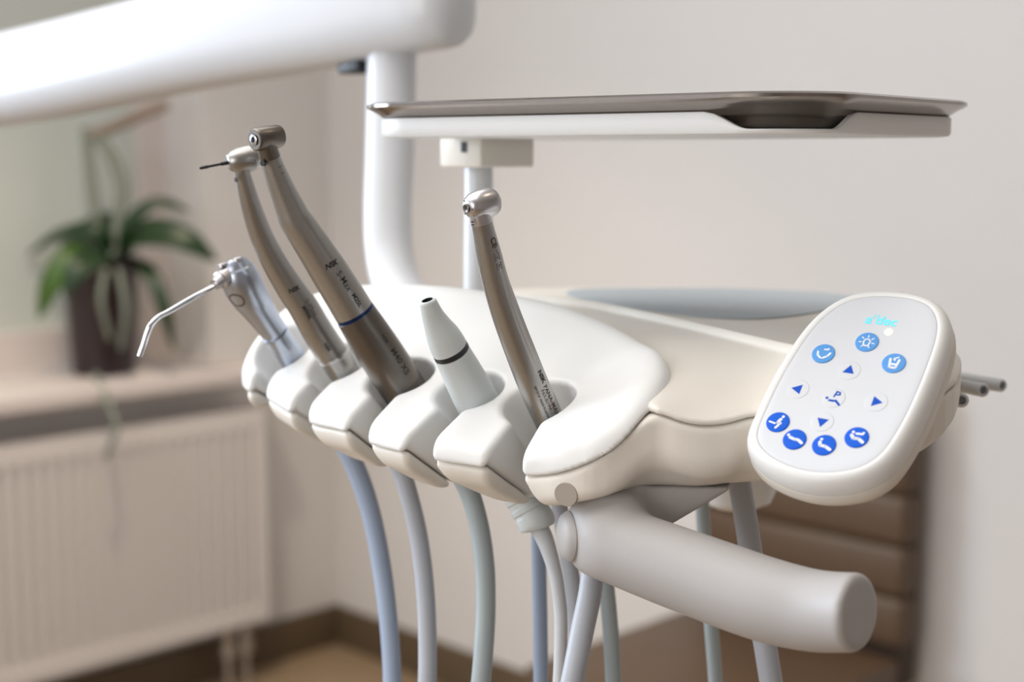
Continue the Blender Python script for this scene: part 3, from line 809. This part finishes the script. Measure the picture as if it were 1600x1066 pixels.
def blob(geo, x, y, r, c2, sc, h):
    V, Fc = geo; b0 = len(V)
    V += [from2(c2[0] + sc * (x + r * math.cos(2 * math.pi * k / 18)), c2[1] + sc * (y + r * math.sin(2 * math.pi * k / 18)), h) for k in range(18)]
    Fc.append(tuple(range(b0, b0 + 18)))
BR = .00475
def button(px, py, m, glyph, label):
    c2 = to2(padpt(px, py)); b = dome('button', c2, BR, m, label=label)
    g = ([], []); h = HM + .00047
    for it in glyph:
        if it[0] == 'o': blob(g, *it[1:], c2, BR, h)
        else: stroke(g, it[2:], it[1], c2, BR, h)
    mesh('symbol', g[0], g[1], M_GLY, b, False, label='white symbol')
    return b
lightg = [('l', .07, (-.18, -.42), (-.28, .0), (-.16, .26), (.16, .26), (.28, 0), (.18, -.42), (-.18, -.42))]
for a in range(-60, 241, 50):
    ca, sa = math.cos(math.radians(a)), math.sin(math.radians(a)); lightg.append(('l', .05, (.46 * ca, .46 * sa + .0), (.66 * ca, .66 * sa + .0)))
button(1355, 536, M_LB, lightg, 'light blue round button with a lamp symbol')
button(1287, 554, M_LB, [('l', .09, (-.5, .1), (-.42, -.25), (-.12, -.5)), ('l', .09, (.6, .1), (.42, -.25), (.08, -.5)), ('l', .07, (.0, .42), (.3, .42)), ('o', .32, .5, .1)], 'light blue round button with a bowl symbol')
button(1397, 569, M_LB, [('l', .1, (-.38, .35), (-.26, -.5), (.26, -.5), (.38, .35)), ('l', .1, (-.26, -.15), (.26, -.15)), ('l', .06, (-.1, .4), (.25, .62)), ('o', 0, .3, .09)], 'light blue round button with a cup symbol')
button(1216, 661, M_DB, [('o', .3, .58, .13), ('l', .13, (.18, .3), (.0, -.08), (.25, -.12)), ('l', .1, (.25, -.12), (.0, -.6)), ('l', .08, (-.7, -.1), (-.2, -.2))], 'dark blue round button with an upright seated figure')
button(1242, 688, M_DB, [('o', -.62, .3, .13), ('l', .13, (-.42, .1), (.0, -.02), (.3, .0), (.7, -.25))], 'dark blue round button with a lying figure')
button(1288, 697, M_DB, [('o', -.35, .48, .13), ('l', .14, (-.4, .18), (-.3, -.12), (.15, -.12), (.6, -.35))], 'dark blue round button with a reclining figure')
button(1339, 685, M_DB, [('o', -.4, .42, .13), ('l', .14, (-.45, .1), (-.2, -.18), (.15, -.1), (.6, -.38)), ('l', .1, (-.1, .32), (.4, .36)), ('o', .45, .5, .1)], 'dark blue round button with a figure and a basin')
for (px, py, ang, lb) in ((1327, 580, 90, 'up'), (1247, 609, 180, 'left'), (1369, 629, 0, 'right'), (1285, 660, 270, 'down')):
    c2 = to2(padpt(px, py)); b = dome('arrow_button', c2, .0046, M_PADF, .0001, label='white button with a blue arrow pointing ' + lb)
    V = []
    for k in range(3):
        a = math.radians(ang + 120 * k); V.append(from2(c2[0] + .00275 * math.cos(a), c2[1] + .00275 * math.sin(a), HM + .00015))
    mesh('arrow', V, [(0, 1, 2)], M_ARR, b, False)
c2 = to2(padpt(1303, 623)); b = dome('program_button', c2, .0046, M_PADF, .0001, label='white button with a blue P over a lying figure')
g = ([], []); hh = HM + .00015
blob(g, -.55, -.1, .13, c2, BR, hh); stroke(g, ((-.3, -.3), (.0, -.3), (.25, -.25), (.65, -.6)), .1, c2, BR, hh)
stroke(g, ((-.02, .12), (.1, .66)), .07, c2, BR, hh); stroke(g, ((.1, .66), (.38, .6), (.42, .38), (.06, .34)), .07, c2, BR, hh)
mesh('symbol', g[0], g[1], M_ARR, b, False)
def flat_text(name, body, size, px, py, m, parent, h, **kw):
    V, Fc = text_geo(body, size, **kw); c = to2(padpt(px, py))
    return mesh(name, [from2(c[0] + x, c[1] + y, h) for x, y, _ in V], Fc, m, parent, False)
flat_text('logo', 'a', .0062, 1358, 501, M_LOGO, pad, HM + .0001, bold=.00012)
flat_text('logo', 'dec', .0062, 1385, 503.5, M_LOGO, pad, HM + .0001, bold=.00012, shear=.15)
g = ([], []); c2 = to2(padpt(1369, 500))
for q in (-.25, .1): stroke(g, ((q - .08, .02), (q + .08, .5)), .045, c2, .0046, HM + .0001)
mesh('logo', g[0], g[1], M_LOGO, pad, False)
dome('indicator_light', to2(padpt(1389, 520)), .0017, M_HALO, .0002, label='small warm lit indicator')

# ================================================================== handpieces with their hoses
def hose(pts, m, parent, name='hose', nseg=24, sub=8):
    return Tube(pts, sub=sub, nseg=nseg).build(name, m, parent)
# 1. syringe
syr = thing('air_water_syringe', 'bluish steel air water syringe with bent nozzle in the leftmost holder', 'dental syringe', P(465, 572, .738), group=None)
tb = Tube([(364, 406, .700, 12), (366, 410, .700, 20), (369, 419, .701, 26.5), (376, 437, .703, 31), (387, 458, .707, 30), (402, 480, .713, 26), (419, 505, .72, 22), (438, 532, .728, 20.5), (455, 557, .735, 20.5), (470, 578, .741, 20.5), (485, 600, .748, 19)],
          rfun=lambda u, th: 1 - .05 * math.exp(-((th - .5) / .25) ** 2) * (.3 < u < .75))
tb.build('body', M_SYR, syr)
lathe('joint_ring', P(430, 521, .724), tb.T[40], [(-.0005, .0062), (-.0005, .0071), (.0006, .0071), (.0006, .0062)], M_SYR, syr)
nb = P(352, 433, .696); nd = P(326, 452, .686) - nb; nL = np.linalg.norm(nd); nd /= nL
lathe('collar', nb - nd * .004, nd, [(0, 0), (0, .0047), (.0075, .0045), (.0082, .0036), (.0088, .0034), (.0125, .0027), (.013, 0)], M_CHR, syr)
Tube([(336, 447, .69, 4.6), (300, 466, .68, 4.6), (262, 488, .67, 4.6), (246, 497, .666, 4.7), (236, 508, .664, 4.7), (230, 522, .664, 4.6), (225, 538, .664, 4.4), (218, 557, .664, 4.2)], nseg=24, sub=6).build('nozzle', M_CHROME, syr)
for (a, b) in ((349, 413), (372, 404)):
    lathe('button', P(a, b + 4, .697), D(-.25, .95, .1), [(0, 0), (0, .0033), (.0014, .0033), (.0019, .0026), (.002, 0)], M_CHR, syr)
V, Fc = [], []
c, n1, n2, r = tb.frame(.021)
g = []
for k in range(24):
    a = 2 * math.pi * k / 24; a1 = tb.s[-1] * .19 + .0034 * math.cos(a); t1 = -.75 + .0042 * math.sin(a) / .009
    g.append(tb.surf(a1, t1, .0001)); 
for k in range(24):
    a = 2 * math.pi * k / 24; a1 = tb.s[-1] * .19 + .0027 * math.cos(a); t1 = -.75 + .0034 * math.sin(a) / .009
    g.append(tb.surf(a1, t1, .0001))
mesh('engraved_mark', g, [(k, (k + 1) % 24, 24 + (k + 1) % 24, 24 + k) for k in range(24)], M_INK2, syr, False)
hose([(478, 592, .745, 17), (510, 645, .752, 16), (545, 708, .752, 15.5), (567, 760, .75, 15.5), (583, 815, .748, 15), (597, 890, .745, 15), (607, 970, .74, 14.5), (613, 1066, .735, 14.5), (610, 1180, .73, 14.5), (590, 1290, .74, 14)], M_HB, syr)

# 2. high speed handpiece with bur
hs = thing('turbine_handpiece', 'slim steel handpiece with a thin bur in its round head, second from left', 'dental handpiece', P(547, 590, .708))
dd = lambda y, a=(272, .662), b=(600, .712): a[1] + (b[1] - a[1]) * (y - a[0]) / (b[0] - a[0])
pts = [(376, 258, 12), (379, 272, 13), (386, 300, 15), (397, 337, 17), (410, 372, 18.5), (428, 408, 20), (451, 446, 22), (474, 480, 23.6), (492, 511, 24.2)]
tb = Tube([(a, b, dd(b), r) for a, b, r in pts], rfun=lambda u, th: 1 - .05 * math.exp(-((th - .9) / .3) ** 2) * math.sin(math.pi * np.clip((u - .2) / .7, 0, 1)))
tb.build('body', M_TI, hs)
text_on_tube('lettering', tb, tb.s[-1] * .735, .15, 'NSK', .0030, M_INK, hs, turn=math.pi / 2 - .2, shear=.2, bold=.00014)
text_on_tube('lettering', tb, tb.s[-1] * .87, .42, 'S-Max', .0037, M_INK2, hs)
text_on_tube('lettering', tb, tb.s[-1] * .88, .0, 'M900L', .0027, M_INK, hs, bold=.0001)
tb2 = Tube([(492, 511, dd(511), 24.4), (503, 529, dd(529), 24.8), (516, 549, dd(549), 25.2), (520, 555, dd(555), 25.6), (523, 560, dd(560), 24.6), (534, 577, dd(577), 23.8), (548, 600, dd(600), 22.6), (562, 622, dd(622), 22)])
tb2.build('coupling', M_TI, hs)
text_on_tube('lettering', tb2, tb2.s[-1] * .22, -.02, 'NSK', .0026, M_INK, hs, bold=.0001)
lathe('coupling_ring', P(521, 556, dd(556)), tb2.T[24], [(-.0006, .0078), (-.0006, .0084), (.0006, .0084), (.0006, .0078)], M_CHR, hs)
ha = D(-.90, -.24, .36); hc_ = P(377, 250, .660)
lathe('head', hc_ - ha * .0078, ha, [(0, 0), (0, .0042), (.0006, .0054), (.0022, .0060), (.0030, .0059), (.0032, .0062), (.006, .0062), (.0095, .0058), (.012, .0050), (.0138, .0038), (.0142, .0032), (.0142, .0012), (.0142, 0)], M_TI, hs)
lathe('bur', hc_ + ha * .005, ha, [(0, 0), (0, .0009), (.0045, .0009), (.005, .0006), (.0105, .0006), (.0110, .0008), (.0142, .0007), (.0148, .0004), (.0149, 0)], M_DARK, hs, label='dark thin bur')
lathe('light_port', P(369.5, 281, .657), D(-.6, -.1, .8), [(0, 0), (0, .0011), (.0004, .0011), (.0004, 0)], M_DARK, hs)
hose([(556, 614, .714, 18), (590, 668, .718, 16), (624, 730, .718, 15), (642, 785, .716, 14.5), (656, 850, .714, 14.5), (665, 930, .71, 14.5), (668, 1010, .706, 14.5), (667, 1080, .702, 14.5), (660, 1190, .70, 14), (640, 1290, .71, 14)], M_HG, hs)

# 3. contra angle on its motor
ca = thing('contra_angle_handpiece', 'stout dark steel handpiece with a blue ring, third from left', 'dental handpiece', P(636, 613, .68))
dd3 = lambda y: .632 + (.684 - .632) * (y - 215) / 400
def flat(u, th):      # flat bevelled left flank near the neck
    k = math.exp(-((th + 1.15) / .5) ** 2) * np.clip((.52 - u) / .2, 0, 1); return 1 - .16 * k
pts = [(417, 232, 15), (421, 243, 16), (432, 273, 18.5), (444, 303, 21), (454, 326, 23.5), (461, 342, 25.4), (471, 357, 26.6), (490, 386, 28), (515, 425, 30), (538, 462, 31), (553, 487, 31.5)]
tb = Tube([(a, b, dd3(b), r) for a, b, r in pts], rfun=flat)
tb.build('body', M_TI, ca)
text_on_tube('lettering', tb, tb.s[-1] * .69, .28, 'NSK', .0034, M_INK, ca, turn=math.pi / 2 - .15, shear=.25, bold=.00016)
text_on_tube('lettering', tb, tb.s[-1] * .80, .38, 'S-Max', .0042, M_INK, ca, bold=.00003)
text_on_tube('lettering', tb, tb.s[-1] * .925, .42, 'M25L', .0031, M_INK, ca, bold=.0001)
text_on_tube('lettering', tb, tb.s[-1] * .10, .6, "1", .003, M_INK2, ca)
text_on_tube('lettering', tb, tb.s[-1] * .135, .6, "1", .003, M_INK2, ca)
rp = P(554.5, 489, dd3(489)); rt_ = tb.T[-1]; rr = 31.5 * dd3(489) / F
lathe('blue_ring', rp - rt_ * .0005, rt_, [(0, rr * .9), (0, rr), (.0016, rr * 1.005), (.0016, rr * .9)], M_BLUEMETAL, ca, label='blue ring')
lathe('steel_ring', rp + rt_ * .0011, rt_, [(0, rr * .9), (0, rr * 1.01), (.0008, rr * 1.01), (.0008, rr * .9)], M_CHR, ca)
tb2 = Tube([(556, 492, dd3(492), 32.2), (572, 517, dd3(517), 34), (590, 545, dd3(545), 35.4), (606, 570, dd3(570), 35.8), (622, 595, dd3(595), 35.5), (636, 616, dd3(616), 34.6), (648, 634, dd3(634), 33)])
tb2.build('motor', M_TID, ca, label='dark brownish steel motor sleeve')
text_on_tube('lettering', tb2, tb2.s[-1] * .27, .52, 'NSK', .0026, M_INK, ca, bold=.00004, shear=.15)
text_on_tube('lettering', tb2, tb2.s[-1] * .52, .55, 'M40 XS', .0046, M_INK, ca, bold=.00005)
lathe('sleeve_groove', P(627, 602, dd3(602)), tb2.T[-10], [(-.00015, .0100), (-.00015, .01085), (.00015, .01085), (.00015, .0100)], M_INK2, ca)
ha = D(-.66, -.22, .72); hc_ = P(414, 216, .630)
lathe('head', hc_ - ha * .0085, ha, [(0, 0), (0, .0042), (.0006, .0050), (.0015, .0052), (.0136, .0052), (.0142, .0049), (.0146, .0044), (.0146, .0026), (.0142, .0025), (.0142, .0012), (.012, .0012), (.012, 0)], M_TID, ca)
lathe('chuck', hc_ + ha * .0058, ha, [(0, .0011), (0, .0024), (.0008, .0024), (.0010, .0021), (.0010, .0013), (0, .0011)], M_CHROME, ca)
lathe('chuck_bore', hc_ + ha * .0055, ha, [(0, 0), (.0008, .0013), (.0006, 0)], M_DARK, ca)
tbn = Tube([(415, 224, .630, 14), (418, 233, .632, 15.6), (422, 246, .634, 16.5)]); tbn.build('neck', M_TID, ca)
lathe('light_port', P(411, 255, .630), D(-.5, -.1, .85), [(-.001, 0), (-.001, .0013), (.0005, .0013), (.0005, 0)], M_DARK, ca)
hose([(648, 634, .688, 22), (690, 695, .692, 17), (730, 762, .692, 16), (747, 815, .69, 15.5), (757, 880, .687, 15.5), (759, 950, .684, 15.5), (756, 1010, .681, 15.5), (750, 1080, .679, 15.5), (735, 1190, .68, 15), (700, 1290, .69, 15)], M_HN, ca)

# 4. pale grey plastic handpiece
sc_ = thing('scaler_handpiece', 'pale grey plastic handpiece with a black ring, fourth from left', 'dental handpiece', P(745, 625, .65))
dd4 = lambda y: .624 + (.654 - .624) * (y - 468) / 170
tb = Tube([(667.5, 469, dd4(469), 9), (668, 470.5, dd4(470), 12.5), (669.5, 474, dd4(474), 14), (676, 492, dd4(492), 17.5), (684, 509, dd4(509), 22), (692, 524, dd4(524), 26.5), (698, 536, dd4(536), 28.4), (702.5, 545, dd4(545), 28.8)], sub=6)
tb.build('nose_cone', M_SCALER, sc_, cap0=False)
lathe('bore', P(667.5, 469, dd4(469)), tb.T[0], [(0, .0026), (.004, .0022), (.004, 0)], M_DARK, sc_)
Tube([(702.5, 545, dd4(545), 28.9), (706, 551.5, dd4(551), 29.2)], curve=False).build('black_ring', M_DARK, sc_, label='black rubber ring')
tb = Tube([(706, 551.5, dd4(551), 29), (715, 569, dd4(569), 30.5), (727, 592, dd4(592), 32.5), (740, 617, dd4(617), 34), (752, 640, dd4(640), 34), (766, 668, dd4(668), 33)]); tb.build('body', M_SCALER, sc_)
def ribs(u, th): return 1 + (.06 * (math.sin(u * 2 * math.pi * 9) > 0) if u < .86 else .05)
Tube([(766, 668, .659, 30), (797, 735, .663, 30), (815, 772, .663, 29), (828, 797, .662, 28), (841, 822, .661, 27), (842, 825, .661, 22)], sub=16, rfun=ribs).build('strain_relief', M_SCALER, sc_, label='ribbed grey strain relief')
hose([(838, 816, .661, 15), (850, 840, .660, 14), (858, 862, .659, 12.5), (866, 890, .658, 11), (871, 915, .657, 10.5), (876, 960, .656, 10.5), (876, 1010, .655, 10.5), (873, 1080, .654, 10.5), (860, 1190, .655, 10), (835, 1290, .66, 10)], M_HW, sc_)

# 5. turbine without bur, on the right
pm = thing('turbine_handpiece', 'brushed steel handpiece with an empty round head, rightmost of the five', 'dental handpiece', P(860, 662, .628))
dd5 = lambda y: .588 + (.630 - .588) * (y - 320) / 350
def flutes(u, th):
    k = math.sin(math.pi * np.clip((u - .25) / .5, 0, 1)); return 1 - k * .10 * (math.exp(-((th - .75) / .14) ** 2) + math.exp(-((th - 1.2) / .14) ** 2))
pts = [(752.5, 347, 16.6), (755, 357, 17), (764, 397, 19.8), (773.5, 437, 21), (786, 477, 22.6), (800, 516, 23.4), (815.5, 556, 24), (831, 595, 24.3), (848, 634, 24.3), (855, 650, 24), (863, 669, 22.6)]
tb = Tube([(a, b, dd5(b), r) for a, b, r in pts], rfun=flutes, nseg=56); tb.build('body', M_TI, pm)
Lb = tb.s[-1]
text_on_tube('lettering', tb, Lb * .085, .66, 'CE', .0038, M_INK3, pm, bold=.00012)
text_on_tube('lettering', tb, Lb * .118, .66, '0197', .0014, M_INK3, pm)
for k, a0 in enumerate((.148, .190)):
    g = []
    for (da, dt) in ((-.0015, -.0013), (.0015, -.0013), (.0015, .0013), (-.0015, .0013)): g.append(tb.surf(Lb * a0 + da, .62 + dt / .0055, .0001))
    for (da, dt) in ((-.0013, -.0011), (.0013, -.0011), (.0013, .0011), (-.0013, .0011)): g.append(tb.surf(Lb * a0 + da, .62 + dt / .0055, .0001))
    mesh('engraved_mark', g, [(i, (i + 1) % 4, 4 + (i + 1) % 4, 4 + i) for i in range(4)], M_INK3, pm, False)
    text_on_tube('lettering', tb, Lb * a0, .62, ('135', 'Rx')[k], .0014, M_INK3, pm)
text_on_tube('lettering', tb, Lb * .733, .76, 'NSK', .0032, M_INK, pm, bold=.00014)
text_on_tube('lettering', tb, Lb * .855, .70, 'PANA-MAX', .0031, M_INK3, pm, bold=.00004)
text_on_tube('lettering', tb, Lb * .838, .36, 'PAX-SU M4', .0021, M_INK3, pm)
text_on_tube('lettering', tb, Lb * .838, .03, 'EBFY0124  MADE IN JAPAN', .00140, M_INK3, pm, bold=.00002)
Tube([(748, 328, .586, 15.6), (750.5, 339, .587, 16.2), (752.8, 348, .588, 16.9)], nseg=56).build('neck', M_CHR, pm, label='brighter steel neck')
for (a, b) in ((737, 347), (738, 351.5)):
    lathe('spray_hole', P(a, b, .583), D(-.6, -.1, .8), [(-.001, 0), (-.001, .00028), (.0004, .00028), (.0004, 0)], M_DARK, pm)
ha = D(-.76, -.26, .60); hc_ = P(750, 320, .587)
lathe('head', hc_ - ha * .0076, ha, [(0, 0), (0, .0045), (.0005, .0054), (.0016, .0059), (.0028, .0061), (.006, .0062), (.0090, .0060), (.0115, .0054), (.0132, .0045), (.0142, .0034), (.0145, .0026), (.0145, 0)], M_CHR, pm)
lathe('chuck', hc_ + ha * .0069, ha, [(0, .0009), (0, .0019), (.0006, .0019), (.0008, .0016), (.0006, .0009), (-.001, .0008), (-.001, 0)], M_TID, pm)
lathe('chuck_bore', hc_ + ha * .0068, ha, [(0, 0), (.0007, .0009), (.00055, 0)], M_DARK, pm)
for k in range(3):
    a = k * 2.094 + .9; v1 = np.cross(ha, (0, 0, 1)); v1 /= np.linalg.norm(v1); v2 = np.cross(ha, v1)
    lathe('spray_hole', hc_ + ha * .0067 + (v1 * math.cos(a) + v2 * math.sin(a)) * .0031, ha, [(0, 0), (0, .00032), (.0003, .00032), (.0003, 0)], M_DARK, pm, nseg=16)
lathe('base_ring', P(864, 671, .630), tb.T[-1], [(0, 0), (0, .0069), (.0016, .0069), (.0020, .0062), (.006, .0062), (.006, 0)], M_TID, pm)
hose([(866, 676, .632, 20), (890, 735, .634, 19), (915, 800, .633, 18.5), (927, 860, .628, 18.5), (923, 920, .622, 18.5), (911, 980, .617, 18.5), (897, 1050, .612, 18), (878, 1140, .61, 18), (850, 1280, .62, 18)], M_HG, pm)

# ================================================================== hoses hanging behind
G = 'supply hoses hanging behind the handpiece hoses'
def bg_hose(pts, m, label, nm='supply_hose'):
    o = Tube(pts, nseg=24).build(nm, m); return tag(o, label, 'hose', G)
bg_hose([(840, 740, .72, 11.5), (841, 800, .72, 11.5), (842, 870, .72, 11.5), (844, 960, .715, 11.5), (845, 1066, .71, 11.5), (846, 1250, .70, 11)], M_HB, 'straight blue grey hose behind the ribbed strain relief')
bg_hose([(868, 730, .70, 13), (874, 790, .70, 13), (886, 860, .70, 13), (897, 930, .70, 13), (902, 1000, .70, 13), (902, 1080, .70, 13), (900, 1250, .70, 13)], M_HG, 'grey hose passing behind the round button of the handle')
bg_hose([(925, 740, .71, 12.5), (936, 830, .71, 12.5), (948, 920, .71, 12.5), (955, 1000, .71, 12.5), (959, 1080, .71, 12.5), (960, 1250, .71, 12)], M_HN, 'greenish grey hose right of the steel handpiece hose, under the handle')
bg_hose([(1095, 730, .74, 11), (1098, 800, .74, 11), (1105, 900, .74, 11), (1113, 1000, .74, 11), (1119, 1080, .74, 11), (1125, 1250, .74, 11)], M_HN, 'thin grey hose crossing behind the middle of the handle')
bg_hose([(1148, 715, .66, 18), (1160, 780, .66, 18), (1171, 850, .66, 18), (1186, 950, .66, 18), (1199, 1030, .66, 18), (1208, 1090, .66, 18), (1225, 1250, .66, 18)], M_HG, 'thick grey hose crossing behind the right half of the handle')
